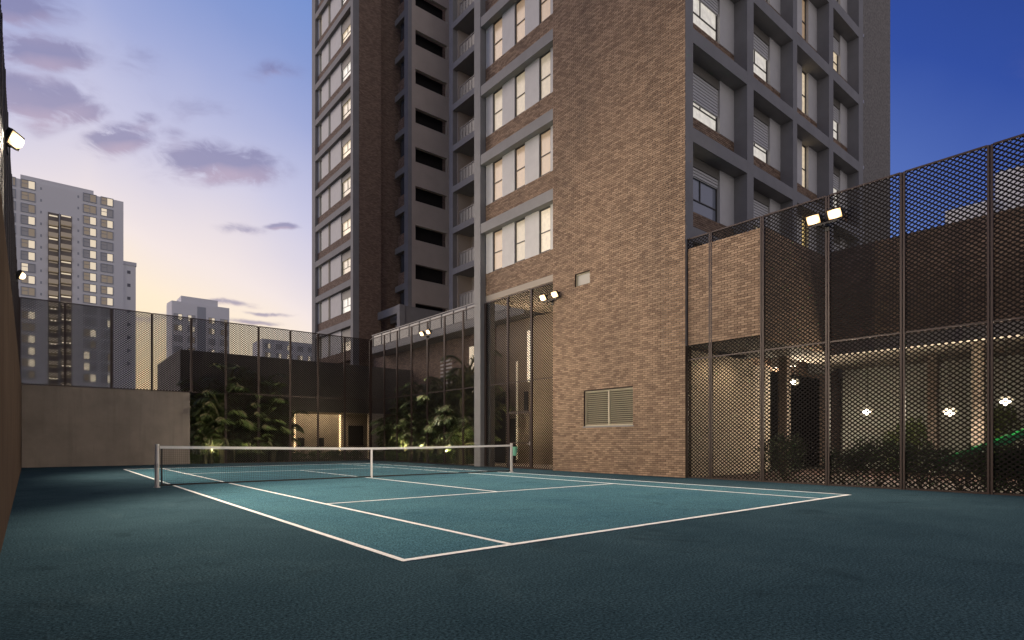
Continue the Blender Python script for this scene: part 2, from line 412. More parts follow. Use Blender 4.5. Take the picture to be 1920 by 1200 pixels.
def fence(name, loc, label, stops, fr, heights, post_h, z0s=None, gate=None, dep=.0025, sw=SW):
    """stops: positions along u; fr(u) -> matrix with u right, v up, w towards the court; heights: rail levels"""
    root = thing(name, loc, label, 'fence')
    pm = MB()
    pm.box(-.052, -.010, 0, post_h, -.02, .045); pm.box(.010, .052, 0, post_h, -.02, .045); pm.box(-.010, .010, 0, post_h, -.02, .012)
    pme = pm.mesh('post'); pme.materials.append(brown)
    z0s = z0s or [0]*len(stops)
    for i, u in enumerate(stops):
        zb_ = z0s[i]
        if zb_ == 0: link('post', pme, root, fr(u))
        else:
            q = MB(); q.box(-.052, -.010, zb_, post_h, -.02, .045); q.box(.010, .052, zb_, post_h, -.02, .045); q.box(-.010, .010, zb_, post_h, -.02, .012)
            q.build('post', brown, root, fr(u))
    for i, (a, b) in enumerate(zip(stops, stops[1:])):
        zb_ = max(z0s[i], z0s[i+1]); hs = [zb_]+[h for h in heights if h > zb_+.2]
        for lo, hi in zip(hs, hs[1:]):
            if gate == i and lo == 0: continue
            w = b-a-.104
            link('mesh_panel', lattice(round(w-.0, 2), round(hi-lo-.03, 2), dep, sw), root, fr(a+.052) @ Matrix.Translation((0, lo+.02, 0)))
        for k_, hgt in enumerate(hs):
            nm = 'bottom_rail' if k_ == 0 else ('top_rail' if k_ == len(hs)-1 else 'mid_rail')
            zz = hgt+.002 if k_ == 0 else hgt-.022
            MB().box(.0525, b-a-.0525, zz, zz+.04, -.018, .030).build(nm, brown, root, fr(a))
    return root, pme
FH, FM = 7.60, 3.76
# near right fence, u runs towards -Y
ystops = [5.72] + [yX(p, XF) for p in (1333, 1430, 1552.5, 1693, 1857)]
while ystops[-1] > -8: ystops.append(ystops[-1]-1.65)
u0 = ystops[0]
fence('mesh_fence', (XF, 0, 0), 'tall brown expanded metal fence on the right beside the planting and playground', [u0-y for y in ystops],
      lambda u: FX(XF, u0-u, 0), [FM, FH], FH)
# far right fence
yst2 = [yX(p, XG) for p in (695, 721, 745, 772, 802, 834, 869)]
yst2[0] = YB-.05
ycolA, ycolB = yX(889, XW-.02), yX(900.5, XW-.02)
yst2.append(ycolA+.10)
fence('mesh_fence', (XG, 23, 0), 'tall brown expanded metal fence in front of the palms, left of the grey column', [yst2[0]-y for y in yst2],
      lambda u: FX(XG, yst2[0]-u, 0), [FM, FH], FH, dep=.0015, sw=.0165)
yst3 = [yX(p, XG) for p in (911, 953, 997)]+[yX(1036, XW)+.06]
gf, pme_ = fence('mesh_fence', (XG, 14, 0), 'tall brown mesh fence with a gate in the portal between grey column and brick wall', [yst3[0]-y for y in yst3],
      lambda u: FX(XG, yst3[0]-u, 0), [FM, FH], FH, gate=1, sw=.027)
ga, gb = yst3[0]-yst3[1]+.054, yst3[0]-yst3[2]-.054; gw = gb-ga; GM = FX(XG, yst3[0]-ga, 0)
gt = MB(); gt.box(.006, .05, .03, 2.42, -.015, .035); gt.box(gw-.05, gw-.006, .03, 2.42, -.015, .035)
for z in (.03, 1.08, 2.37): gt.box(.0505, gw-.0505, z, z+.05, -.013, .033)
go = gt.build('gate', brown, gf, GM)
link('gate_mesh', lattice(round(gw-.10, 2), 2.34), go, GM @ Matrix.Translation((.05, .06, 0)))
MB().box(gw-.045, gw-.012, 1.0, 1.16, .0355, .05).tube((gw-.03, 1.06, .05), (gw-.03, 1.06, .09), .009).tube((gw-.15, 1.06, .09), (gw-.02, 1.06, .09), .009).build('handle', steel, go, GM)
link('mesh_panel', lattice(round(gw-.0, 2), round(FM-2.50, 2)), gf, GM @ Matrix.Translation((0, 2.48, 0)))
MB().box(-.002, gw+.002, 2.43, 2.475, -.014, .034).build('gate_header', brown, gf, GM)
# back fence, u runs towards +X
xst = [xY(p, YB) for p in (36, 122, 209, 284.5, 358.5, 423, 484.5, 544, 596, 646)]+[XG-.07]
fence('mesh_fence', (5, YB, 0), 'dark mesh fence closing the far end of the court, partly on the taupe wall', xst,
      lambda u: FY(u, YB, 0), [FM, FH-.06], FH-.06, z0s=[3.70]*4+[3.70]+[0]*6)
# the last raised bay ends beside the wall end: low panel under it from the wall end
# left fence on the wall
def FL(u):
    y = -8.5+u; a = math.atan(.0129)
    return Matrix.Translation((lx(y)-.12, y, 0)) @ Matrix.Rotation(a, 4, 'Z') @ Matrix(((0,0,1,0),(1,0,0,0),(0,1,0,0),(0,0,0,1)))
fence('mesh_fence', (-3.1, 10, 3.72), 'tall dark mesh fence standing on top of the left side wall', [1.68*i for i in range(22)]+[36.9],
      FL, [3.72, FH-.06], FH-.06, z0s=[3.72]*23, dep=.018)

# ================================================================== floodlights
def lens_mat():
    m = bpy.data.materials.new('lamp_lens'); m.use_nodes = True; nt = m.node_tree; q = G(nt); b = nt.nodes['Principled BSDF']
    tco = q.n('ShaderNodeTexCoord'); rr_ = q.v('LENGTH', q.v('MULTIPLY', tco.outputs['Object'], (5.2, 6.6, 0)))
    q.put(b.inputs['Emission Color'], q.ramp(rr_, [(0, (1,.93,.80,1)), (.5, (1,.80,.50,1)), (1, (1,.52,.18,1))])); b.inputs['Base Color'].default_value = (.4,.38,.35,1)
    q.put(b.inputs['Emission Strength'], q.m('ADD', q.m('MULTIPLY', q.m('POWER', q.m('SUBTRACT', 1, rr_, clamp=True), 1.5), 10), 1.5))
    return m
lensm = lens_mat()
hous = mat('lamp_housing', (.035,.033,.030), .45, metal=.5)
def head(root, loc, direction, power, w=.36, h=.27, cone=145, dome=.055):
    dirv = Vector(direction).normalized()
    q = dirv.to_track_quat('Z', 'Y').to_matrix().to_4x4(); M = Matrix.Translation(loc) @ q
    mb = MB(); mb.box(-w/2, w/2, -h/2, h/2, -.05, .0)
    for s in (-1, 1): mb.box(s*w/2, s*(w/2-.018), -h/2, h/2, .0005, .022)
    for s in (-1, 1): mb.box(-w/2+.019, w/2-.019, s*h/2, s*(h/2-.018), .0005, .022)
    for i in range(7): x = -w/2+.04+i*(w-.08)/6; mb.box(x-.006, x+.006, -h/2+.02, h/2-.02, -.085, -.0505)
    ho = mb.build('lamp_head', hous, root, M)
    dm_ = MB(); na, nb = 10, 8; a_, b_ = w/2-.02, h/2-.02
    for i in range(na+1):
        for j in range(nb+1):
            x_, y_ = -1+2*i/na, -1+2*j/nb; dm_.v.append((x_*a_, y_*b_, .002+dome*(1-x_**4)*(1-y_**4)))
    dm_.f += [(i*(nb+1)+j, (i+1)*(nb+1)+j, (i+1)*(nb+1)+j+1, i*(nb+1)+j+1) for i in range(na) for j in range(nb)]
    dm_.build('lens', lensm, ho, M, smooth=True)
    MB().box(-w/2-.02, -w/2-.003, -.03, .03, -.10, .0).box(w/2+.003, w/2+.02, -.03, .03, -.10, .0).box(-w/2-.02, w/2+.02, -.03, .03, -.12, -.1005).build('yoke', hous, ho, M)
    L = bpy.data.lights.new('lamp_light', 'SPOT'); L.energy = power; L.color = (1, .85, .66); L.spot_size = math.radians(cone); L.spot_blend = .7; L.shadow_soft_size = .16
    lo = link('lamp_light', L, root, Matrix.Translation(Vector(loc)+dirv*.19) @ dirv.to_track_quat('-Z', 'Y').to_matrix().to_4x4())
PW = 1250
def station_right(pxs, zz, label, xp):
    ys = [yX(p, xp-.28) for p in pxs]; ym = sum(ys)/2
    r = thing('floodlight', (xp-.05, ym, zz-.4), label, 'floodlight', 'floodlights around the court')
    MB().box(xp-.25, xp-.05, ym-.02, ym+.02, zz-.22, zz-.18).box(xp-.255, xp-.215, ys[1]-.05, ys[0]+.05, zz-.178, zz-.14).box(xp-.075, xp-.047, ym-.05, ym+.05, zz-.32, zz-.08).build('bracket', hous, r)
    for y in ys: head(r, (xp-.28, y, zz), (-.80, 0, -.55), PW)
station_right((1525, 1565), 6.98, 'pair of lit floodlights on the near right mesh fence above the bushes', XF)
station_right((1018, 1040), 6.93, 'pair of lit floodlights where the portal fence meets the brick wall', XW+.04)
station_right((791, 803), 6.93, 'pair of lit floodlights on the far right fence above the palms', XG)
for (px, py, zz, lab, dv, pk) in ((27, 262, 6.4, 'single lit floodlight high on the left fence, the nearer one', (.82, -.44, -.38), 4.3), (39, 516, 6.4, 'single lit floodlight on the left fence, the farther one near the corner', (.90, -.10, -.38), 3.4)):
    r_ = ray(px, py); k = (zz-CZ)/r_.z; p = O+r_*k; fx = lx(p.y)-.12
    r = thing('floodlight', (fx, p.y, zz-.3), lab, 'floodlight', 'floodlights around the court')
    MB().box(fx+.047, p.x-.03, p.y+.10, p.y+.14, zz-.10, zz-.06).box(fx+.046, fx+.07, p.y-.02, p.y+.26, zz-.20, zz+.06).build('bracket', hous, r)
    head(r, tuple(p), dv, PW*pk, .32, .26, 138, .11)

# ================================================================== apartment tower
tower = thing('apartment_tower', (22, 24, 0), 'tall brown brick apartment tower with grey concrete frames and rows of lit windows', 'tower')
def part(name, m, *a, bevel=0): return bx(name, m, tower, *a, bevel=bevel)
FLH = 3.2; Z0 = 7.63                                 # storey height, underside of the first frame beam
yA = yX(1285, XW); yBk = yX(1037, XW)                # near corner and left edge of the big brick wall
XS = XW+.30                                          # set-back plane behind the frames
TOP = 30.2
# main brick wall: mortar body, two openings cut out as strips
la, lb = yX(1095, XW), yX(1187, XW); lz0, lz1 = 1.73, 3.05
va, vb = yX(1078, XW), yX(1106, XW); vz0, vz1 = 7.08, 7.54
def strips(name, m, y0, y1, z0, z1, holes, x0, x1):
    mb = MB(); zs = sorted({z0, z1, *[h[2] for h in holes], *[h[3] for h in holes]})
    for a, b in zip(zs, zs[1:]):
        cuts = [(h[0], h[1]) for h in holes if h[2] < b-1e-6 and h[3] > a+1e-6]; y = y0
        for (p, q) in sorted(cuts): mb.box(x0, x1, y, p, a, b); y = q
        mb.box(x0, x1, y, y1, a, b)
    return mb.build(name, m, tower)
holes = [(lb, la, lz0, lz1), (vb, va, vz0, vz1)]
wallo = strips('brick_wall', mortar, yA, yBk, 0, TOP, holes, XW, XW+.35)
BWM = FX(XW, yBk, 0); bw = yBk-yA
brickwork(wallo, BWM, bw, 24, [(yBk-h[1], yBk-h[0], h[2], h[3]) for h in holes], singles=300)
# louvred opening
lwM = FX(XW+.10, la, lz0); ww, wh = la-lb, lz1-lz0
lf = MB(); t_ = .05
lf.box(.002, ww-.002, .002, t_, -.05, .03); lf.box(.002, ww-.002, wh-t_, wh-.002, -.05, .03); lf.box(.002, t_, t_, wh-t_, -.05, .03); lf.box(ww-t_, ww-.002, t_, wh-t_, -.05, .03); lf.box(ww/2-.035, ww/2+.035, t_, wh-t_, -.05, .03)
lfo = lf.build('louvre_window', louv, tower, lwM)
ns_ = 17; sw_ = ww/2-.035-t_-.004
slat = MB().box(0, sw_, -.030, .030, -.004, .004, Matrix.Rotation(math.radians(48), 4, 'X')).mesh('slat'); slat.materials.append(louv)
for s in range(2):
    for i in range(ns_): link('slat', slat, lfo, lwM @ Matrix.Translation((t_+.002 if s == 0 else ww/2+.037, t_+.035+i*(wh-2*t_-.05)/(ns_-1), -.008)))
MB().box(t_, ww-t_, t_, wh-t_, -.10, -.06).build('backing', dark, lfo, lwM)
MB().box(-.04, ww+.04, -.05, -.002, -.08, .125).build('sill', conc, lfo, lwM)
# small high vent window
vwM = FX(XW+.09, va, vz0); ww, wh = va-vb, vz1-vz0
vf = MB(); t_ = .03
vf.box(.002, ww-.002, .002, t_, -.04, .02); vf.box(.002, ww-.002, wh-t_, wh-.002, -.04, .02); vf.box(.002, t_, t_, wh-t_, -.04, .02); vf.box(ww-t_, ww-.002, t_, wh-t_, -.04, .02)
vfo = vf.build('vent_window', louv, tower, vwM)
MB().box(t_, ww-t_, t_, wh-t_, -.03, -.015).build('pane', mat('frosted_pane', (.33,.31,.26), .3), vfo, vwM)
# left bay of the front wing (windows in bands between the brick wall and the corner column)
bp = [yX(p, XS) for p in (911.5, 924, 942, 965, 984.5, 1011, 1032.5)]+[yBk]
def window(M, w, h, panes, transom=None, mull=None, tfr=.035, depth=.06, name='window', parent=tower):
    fr = MB(); fr.box(0, w, 0, tfr, -depth, 0); fr.box(0, w, h-tfr, h, -depth, 0); fr.box(0, tfr, tfr, h-tfr, -depth, 0); fr.box(w-tfr, w, tfr, h-tfr, -depth, 0)
    if transom: fr.box(tfr, w-tfr, transom-.018, transom+.018, -depth+.002, -.002)
    if mull: fr.box(w/2-.018, w/2+.018, transom+.018, h-tfr, -depth+.002, -.002)
    o = fr.build(name, frame_m, parent, M)
    spans = [(tfr, w-tfr, tfr, h-tfr)]
    if transom: spans = [(tfr, w-tfr, tfr, transom-.018)]+([(tfr, w/2-.018, transom+.018, h-tfr), (w/2+.018, w-tfr, transom+.018, h-tfr)] if mull else [(tfr, w-tfr, transom+.018, h-tfr)])
    for i, s in enumerate(spans): MB().box(*s, -depth+.015, -depth+.025).build('pane', panes[min(i, len(panes)-1)], o, M)
    return o
nfl = 5
part('corner_column', conc, XW-.02, XW+.5, ycolB, ycolA, 0, TOP, bevel=.01)
sill_key = {}
pane_sets = [[(lit, lit), (lit, curt2), (curt2, curt)], [(curt2, curt2), (curt, curt), (curt, curt)], [(curt2, curt2), (curt2, curt), (curt2, curt)], [(curt, curt), (curt, curt), (curt, curt)]]
order = {0: [curt, curt2, lit], 1: [curt, curt, curt], 2: [curt2, curt2, curt2], 3: [curt, curt, curt], 4: [curt2, curt, curt2]}
SH = .92                                             # brick sill height above a frame beam
for k in range(nfl):
    zb = Z0+FLH*k+.46                                # top of beam below
    zt = Z0+FLH*(k+1)                                # underside of beam above
    part('beam', conc, XW+.001, XS+.25, yBk-.001, ycolB-.001, zt, zt+.45)
    if k: lowz = zb
    else: lowz = 7.97
    win0 = zb+SH
    part('sill_wall', mortar, XS, XS+.3, yBk, ycolB, lowz, win0-.012)
    brickwork(tower, FX(XS, ycolB, lowz), ycolB-yBk, win0-lowz-.014, name='sill_brickwork')
    hh = zt-win0
    for i in range(7):
        a, b = bp[i], bp[i+1]
        if i % 2 == 0: part('wall_panel', panelm, XS-.01, XS+.2, b+.002, a-.002, win0-.01, zt-.001)
        else:
            pn = order[k][i//2]
            window(FX(XS+.035, a-.002, win0), a-b-.004, hh-.002, [pn, pn], transom=hh*.46, tfr=.05)
# portal under the bay
part('lintel_soffit', mat('warm_soffit', (.36,.31,.25), .8), XS+.001, XS+4.5, yBk, ycolB-.002, 7.70, 7.968)
part('portal_pier', conc, XS, XS+.25, ycolB-.36, ycolB-.003, 0, 7.69)
# right facade grid (faces -Y)
cols = [(XW, 13.72-.14), (17.0, 17.46), (20.6, 20.96), (24.04, 24.49), (27.42, 27.95)]
RD = .52                                             # recess depth
ytop = 8
for (a, b) in cols: part('column', conc, a, b, yA-.002 if a == XW else yA, yA+.9, 4.2, TOP)
part('flank_wall', mat('grey_brick', (.30,.275,.235), .9, col2=(.12,.108,.09), scale=9, bump=.4, bscale=25), 27.955, 32.07, yA+.12, yA+1.5, 0, TOP)
for k in range(5):
    zz = 9.0+k*FLH
    part('vent_slot', dark, 28.10, 28.22, yA+.105, yA+.121, zz, zz+1.6); 
    part('vent_cap', steel, 28.14, 28.24, yA+.06, yA+.119, zz+2.2, zz+2.35)
sillm = {}
rnd = random.Random(3)
slats_me = {}
def shutter(w, h):
    key = (round(w, 2), round(h, 2))
    if key not in slats_me:
        mb = MB(); n_ = max(1, int(h/.105))
        for i in range(n_): mb.box(0, w, i*h/n_+.030, (i+1)*h/n_, -.012, .022)
        mb.box(0, w, 0, h, -.02, -.0125); mb.box(0, .02, 0, h, -.012, .0); mb.box(w-.02, w, 0, h, -.012, .0)
        me = mb.mesh('shutter'); me.materials.append(shut); slats_me[key] = me
    return slats_me[key]
SHT = [[.30,.90,None,.62],[.92,.92,None,.60],[.50,.55,None,.62],[.70,.35,None,.6],[.5,.8,None,.4]]
PAN = [[glassb, curt2, lity, litw],[litw, litw, lit, litw],[litw, litw, lit, litw],[curt2, litw, curt, lit],[litw, curt, lit, curt2]]
for k in range(nfl):
    zb = Z0+FLH*k+.46; zt = Z0+FLH*(k+1); win0 = zb+.86; hh = zt-win0
    for j in range(4):
        a, b = cols[j][1], cols[j+1][0]; yb_ = yA+RD; w = b-a
        part('beam', conc, a+.001, b-.001, yA+.002, yb_+.25, zt, zt+.458)
        part('sill_wall', mortar, a, b, yb_, yb_+.2, zb, win0-.012)
        brickwork(tower, FY(a, yb_, zb), w, win0-zb-.014, name='sill_brickwork')
        if j != 2:
            wx0, wx1 = a+.10*w, a+.72*w
            part('wall_panel', panelm, a, wx0-.002, yb_-.005, yb_+.2, win0-.01, zt-.001)
            part('wall_panel', panelm, wx1+.002, b, yb_-.012, yb_+.2, win0-.01, zt-.001)
            wl = wx1-wx0; M = FY(wx0, yb_+.10, win0)
            pn = PAN[k][j]
            wo_ = window(M, wl, hh-.002, [pn, pn, pn], transom=hh*.26, mull=True, tfr=.045)
            MB().box(.03, wl-.03, hh-.34, hh-.006, .002, .09).build('shutter_box', mat('shutter_box', (.15,.135,.11), .6), wo_, M)
            sh_ = SHT[k][j]*(hh*.74-.34); 
            link('shutter', shutter(wl-.08, sh_), wo_, M @ Matrix.Translation((.04, hh-.345-sh_, .03)))
        else:
            w1, w2 = a+.05, a+.22
            part('wall_panel', panelm, a+.26, a+.52*w, yb_-.012, yb_+.2, win0-.01, zt-.001)
            part('wall_panel', panelm, a+.72*w, b, yb_-.012, yb_+.2, win0-.01, zt-.001)
            window(FY(a+.002, yb_+.10, win0), .255, hh-.002, [curt], transom=hh*.46)
            window(FY(a+.52*w+.002, yb_+.10, win0), .20*w-.004, hh-.002, [PAN[k][j]]*2, transom=hh*.46)
for j in range(4):
    a, b = cols[j][1], cols[j+1][0]; part('beam', conc, a+.001, b-.001, yA+.002, yA+RD+.25, Z0, Z0+.458)
# solid cores so the wings are closed volumes
part('core_wall', fbrick, XS+.32, 27.95, yA+RD+.25, ycolA-.3, 8.0, TOP)
part('core_wall', fbrick, XW+.36, 32.0, yA+1.0, 11.6, .0, 7.99)
part('upper_wall', fbrick, XW+.36, 27.95, yA+.05, yA+RD+.2, Z0+FLH*nfl+.46, TOP)
part('upper_wall', fbrick, XS, XW+.6, yBk, ycolB, Z0+FLH*nfl+.46, TOP)

# ---- rear wing
XR = 16.5; yr0, yr1 = yX(662, XR), yX(585, XR); RT = 43
BB = [yX(p, XR+.3) for p in (594.0, 599.5, 604.5, 617, 621, 640.5, 656.5)]
nrf = 11
part('rear_wall', fbrick, XR+.001, XR+.6, yr0-.001, yX(657.5, XR)-.0, 0, Z0) if False else None
part('rear_column', conc, XR-.01, XR+.5, yr0, yX(657.5, XR), 0, RT)
part('rear_column', conc, XR-.01, XR+.5, yX(591, XR), yr1, 0, RT)
ri, rj = yX(657.5, XR), yX(591, XR)
rr = random.Random(11)
rsh = {}
for k in range(nrf):
    zb = Z0-.35+FLH*k+.52; zt = Z0-.35+FLH*(k+1); win0 = zb+.80; hh = zt-win0
    part('beam', conc, XR+.001, XR+.55, ri+.001, rj-.001, zt, zt+.515)
    part('sill_wall', fbrick, XR+.22, XR+.5, ri, rj, zb, win0)
    e = [rj-.01]+BB[1:]; e[-1] = ri+.35
    part('wall_panel', panelm, XR+.24, XR+.5, e[1], e[0], win0+.001, zt-.001)
    window(FX(XR+.40, e[1]-.002, win0), e[1]-e[2]-.004, hh, [rr.choice([litw, lit, litw])], tfr=.08)
    part('wall_panel', panelm, XR+.24, XR+.5, e[3], e[2], win0+.001, zt-.001)
    window(FX(XR+.40, e[3]-.002, win0), e[3]-e[4]-.004, hh, [rr.choice([litw, lit, lit])], tfr=.08)
    part('wall_panel', panelm, XR+.24, XR+.5, e[5], e[4], win0+.001, zt-.001)
    M = FX(XR+.36, e[5]-.002, win0); wl = e[5]-e[6]-.004
    wo_ = window(M, wl, hh, [rr.choice([litw, lit, curt2])]*3, transom=hh*.28, mull=True, tfr=.07)
    sh_ = rr.choice([.35, .5, .65, .8])*hh*.7
    MB().box(.04, wl-.04, hh-.05-sh_, hh-.05, .002, .05).build('shutter', mat('rear_shutter', (.33,.30,.24), .6), wo_, M)
    part('wall_panel', panelm, XR+.24, XR+.5, ri, e[6]-.002, win0+.001, zt-.001)
part('rear_core', fbrick, XR+.51, 34, yr0+1.2, yr1+.0, 0, RT)
xa = xY(714.5, yr0); part('brick_flank', fbrick, XR+.501, xa, yr0+.01, yr0+1.19, 0, RT)
# recessed brick and stair bay
XC = 20.35; yc0 = yX(765, XC); yc1 = yX(744, XC)
part('brick_recess', fbrick, xa+.01, XC+3, yr0+1.6, yr0+2, 0, RT) if False else None
part('brick_recess', fbrick, xa-.2, XC+.8, yc1+.9, yc1+1.2, 0, RT)
part('stair_column', conc, XC, XC+.35, yc0, yX(758, XC), 0, RT)
for k in range(nrf):
    zt = Z0-.35+FLH*(k+1)
    part('beam', conc, XC+.02, XC+.6, yX(758, XC)+.001, yX(740, XC), zt, zt+.50)
    part('sill_wall', fbrick, XC+.12, XC+.5, yX(758, XC)+.001, yX(744, XC), zt-FLH+.5, zt-FLH+1.5)
    window(FX(XC+.3, yX(745, XC), zt-FLH+1.5), yX(745, XC)-yX(758, XC)-.01, FLH-1.51, [glass], tfr=.10)
# grey wall with long dark service slots
yd = yc0; xd1 = 27
s0, s1 = xY(779, yd), xY(838.5, yd)
for k in range(nrf+1):
    zt = Z0-.35+FLH*k+.82
    lo = 0 if k == 0 else zt-FLH+1.22
    part('stucco_wall', stucco, XC+.351, xd1, yd+.001, yd+.3, lo, zt)
    part('stucco_wall', stucco, XC+.351, s0, yd+.001, yd+.3, zt+.001, zt+1.219)
    part('stucco_wall', stucco, s1, xd1, yd+.001, yd+.3, zt+.001, zt+1.219)
    part('service_slot', dark, s0-.1, s1+.1, yd+.9, yd+1.0, zt-.5, zt+1.6)
part('slot_side', stucco, s0-.3, s0-.101, yd+.301, yd+1.6, 0, RT)
# balcony stack
XE = 22.15; e0, e1 = yX(887, XE)-1.2, yX(849, XE); ec = yX(846, XE)
part('balcony_column', conc, XE, XE+.5, e1, ec+.3, 0, RT)
part('balcony_core', stucco, XE+1.7, 30, e0, ec+.2, 0, RT)
part('balcony_return', stucco, XE+.4, XE+1.69, e1-.12, e1-.001, 0, RT)
railm = mat('railing_metal', (.20,.19,.18), .45, metal=.4)
for k in range(nrf):
    zt = Z0+.15+FLH*(k+1)
    part('beam', conc, XE+.005, XE+.45, e0, e1-.001, zt, zt+.48)
    part('balcony_slab', conc, XE+.451, XE+1.69, e0, e1-.121, zt+.05, zt+.40)
    zf = zt+.48
    r = MB().box(XE+.10, XE+.14, e0, e1-.75, zf+.98, zf+1.03)
    n_ = 9
    for i in range(n_): y = e0+(e1-.75-e0)*i/(n_-1); r.box(XE+.11, XE+.13, y-.012, y+.012, zf, zf+.98)
    r.build('railing', railm, tower)
    part('railing_glass', mat('rail_glass', (.17,.165,.15), .25), XE+.15, XE+.16, e0, e1-.76, zf+.08, zf+.95)
    part('balcony_door', panelm, XE+1.55, XE+1.69, e1-1.3, e1-.75, zf-.07, zf+2.2)
    part('balcony_opening', dark, XE+1.60, XE+1.695, e0, e1-1.301, zf-.07, zf+2.4)
# ================================================================== podium with terrace
pod = thing('podium_building', (18, 26, 0), 'low brick podium with a grey terrace slab behind the palms', 'building')
XP = 17.8; XSl = 16.5
def pp(name, m, *a): return bx(name, m, pod, *a)
zs0, zs1 = 7.75, 8.22; yp0, yp1 = 17.4, yX(693, XSl)
pp('brick_wall', fbrick, XP, XP+.4, yp0, yp1+2, 0, zs0)
pp('terrace_slab', conc, XSl, 22.0, yp0, yp1, zs0+.001, zs1)
vy0, vy1 = yX(848, XP), yX(826, XP)
for i in range(8):
    for j in range(8):
        y = vy0+(vy1-vy0)*(i+.5)/8; z = 4.7+i*0+j*.24
        pp('vent_block', panelm, XP-.02, XP-.001, y-.07, y+.07, z, z+.11)
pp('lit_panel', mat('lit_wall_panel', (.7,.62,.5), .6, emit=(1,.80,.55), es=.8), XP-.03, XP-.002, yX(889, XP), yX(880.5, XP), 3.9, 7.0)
r = MB(); y = yp0
while y < yp1-.1: r.box(XSl+.10, XSl+.13, y-.02, y+.02, zs1+.001, zs1+.90); y += 1.35
r.box(XSl+.095, XSl+.135, yp0, yp1-.15, zs1+.901, zs1+.95)
r.build('railing', mat('terrace_rail', (.20,.19,.18), .5, metal=.2), pod)
pp('railing_panel', mat('rail_panel', (.10,.10,.10), .3), XSl+.14, XSl+.15, yp0, yp1-.2, zs1+.08, zs1+.85)
perg = thing('pergola', (18.5, 35, zs1), 'grey concrete pergola beams on the terrace against the brick tower', 'pergola')
pX = 18.6
def pg(name, *a): return bx(name, conc, perg, *a)
pya, pyb = yX(744, pX), yX(685, pX)
zt_ = CZ+(Y0-572)/F*((pX-CX)*sn+(pya-CY)*cs)
pg('column', pX, pX+.45, pya-.45, pya, zs1, zt_+.0)
pg('beam', pX+.02, pX+.4, pya+.001, pyb, zt_-.62, zt_-.02)
p2 = 20.2; pg('beam', p2, p2+.35, yX(744, p2), yX(713, p2), zt_-.62, zt_-.02)
pg('wall', pX+.46, 24, pya-.30, pya-.02, zs1, zt_-.01)
pg('column', 22.0, 22.35, yX(742, 22), yX(742, 22)+.4, zs1, zt_)

# ================================================================== pavilion behind the back fence
YP = 31.3
pav = thing('garden_pavilion', (10, YP, 0), 'dark flat-roofed pavilion with glowing light strips behind the back fence', 'pavilion')
dk = mat('charcoal_render', (.165,.145,.128), .85, var=.15, scale=1)
x0p = xY(338, YP); x1p = XP-.02; ztp = onY(338, 655, YP).z
xo0, xo1 = xY(545, YP), xY(692, YP); zo = onY(545, 770, YP).z
def pv(name, m, *a): return bx(name, m, pav, *a)
pv('fascia', dk, x0p, x1p, YP, YP+.3, zo+.0, ztp)
pv('roof', dk, x0p, x1p, YP+.301, YP+8, ztp-.3, ztp-.02)
pv('wall', dk, x0p, xo0, YP+.001, YP+.29, 0, zo-.001)
pv('side_wall', dk, x0p, x0p+.2, YP+.301, YP+8, 0, ztp-.31)
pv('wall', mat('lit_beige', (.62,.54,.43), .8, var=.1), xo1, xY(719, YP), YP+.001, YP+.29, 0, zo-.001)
pv('back_wall', beige, xo0, x1p, YP+2.2, YP+2.4, 0, ztp-.32)
pv('ceiling', beige, xo0, x1p, YP+.301, YP+2.19, zo-.02, zo+.1)
pv('door', dark, xY(722, YP), xY(746, YP), YP+.1, YP+.2, 0, 2.6)
strip = mat('light_strip', (1,.9,.7), .4, emit=(1,.70,.36), es=2.6)
for px in (553, 638):
    x = xY(px, YP+2.12); pv('light_strip', strip, x-.05, x+.05, YP+2.12, YP+2.19, .25, zo-.05)
pv('wall_screen', dark, xY(655, YP+2), xY(682, YP+2), YP+2.1, YP+2.19, .9, 2.3)
L = bpy.data.lights.new('pavilion_light', 'AREA'); L.energy = 120; L.size = 3; L.color = (1,.78,.52)
link('pavilion_light', L, pav, Matrix.Translation(((xo0+xo1)/2, YP+1.2, zo-.06)))
chm = mat('chair_black', (.02,.018,.017), .6)
for i, px in enumerate((562, 599)):
    x = xY(px, YP+1); c_ = thing('chair', (x, YP+1, 0), ['dark padded high chair in the pavilion, the left one of the two', 'dark padded high chair in the pavilion, the right one of the two'][i], 'chair', 'chairs in the pavilion')
    MB().box(x-.23, x+.23, YP+.8, YP+1.2, .72, .80).build('seat', chm, c_, bevel=.02)
    MB().box(x-.22, x+.22, YP+.74, YP+.799, .85, 1.42).build('backrest', chm, c_, bevel=.02)
    MB().box(x-.03, x+.03, YP+.76, YP+.78, .72, .86).build('back_post', chm, c_)
    for sx in (-1, 1):
        for sy in (-1, 1): MB().tube((x+sx*.19, YP+1+sy*.17, .72), (x+sx*.23, YP+1+sy*.2, 0), .015).build('leg', chm, c_)

# ================================================================== annex on the right
an = thing('brick_annex', (17, 2, 0), 'brick annex building behind the right fence, its upper storey pushed through the mesh', 'building')
def ap(name, m, *a, bevel=0): return bx(name, m, an, *a, bevel=bevel)
XB = XF-.028; yb0, yb1 = yX(1425, XB), yA-.03; bz0, bz1 = 4.21, 7.28
boxo = ap('brick_wall', mortar, XB+.0, XB+.3, yb0, yb1, bz0, bz1)
brickwork(boxo, FX(XB, yb1, bz0), yb1-yb0, bz1-bz0, singles=300)
X2 = 17.63
ap('side_wall', fbrick, XB+.301, X2+.3, yb0, yb0+.3, bz0, bz1+.1)
ap('soffit', mat('dark_soffit', (.09,.08,.07), .8), XB+.05, X2+.3, yb0+.301, yb1, bz0+.01, bz0+.2)
ap('roof', dk, XB+.301, X2+.3, yb0+.301, yb1, bz1-.3, bz1-.05)
w2 = ap('brick_wall', mortar, X2, X2+.3, -12, yb0-.01, 4.40, 7.45)
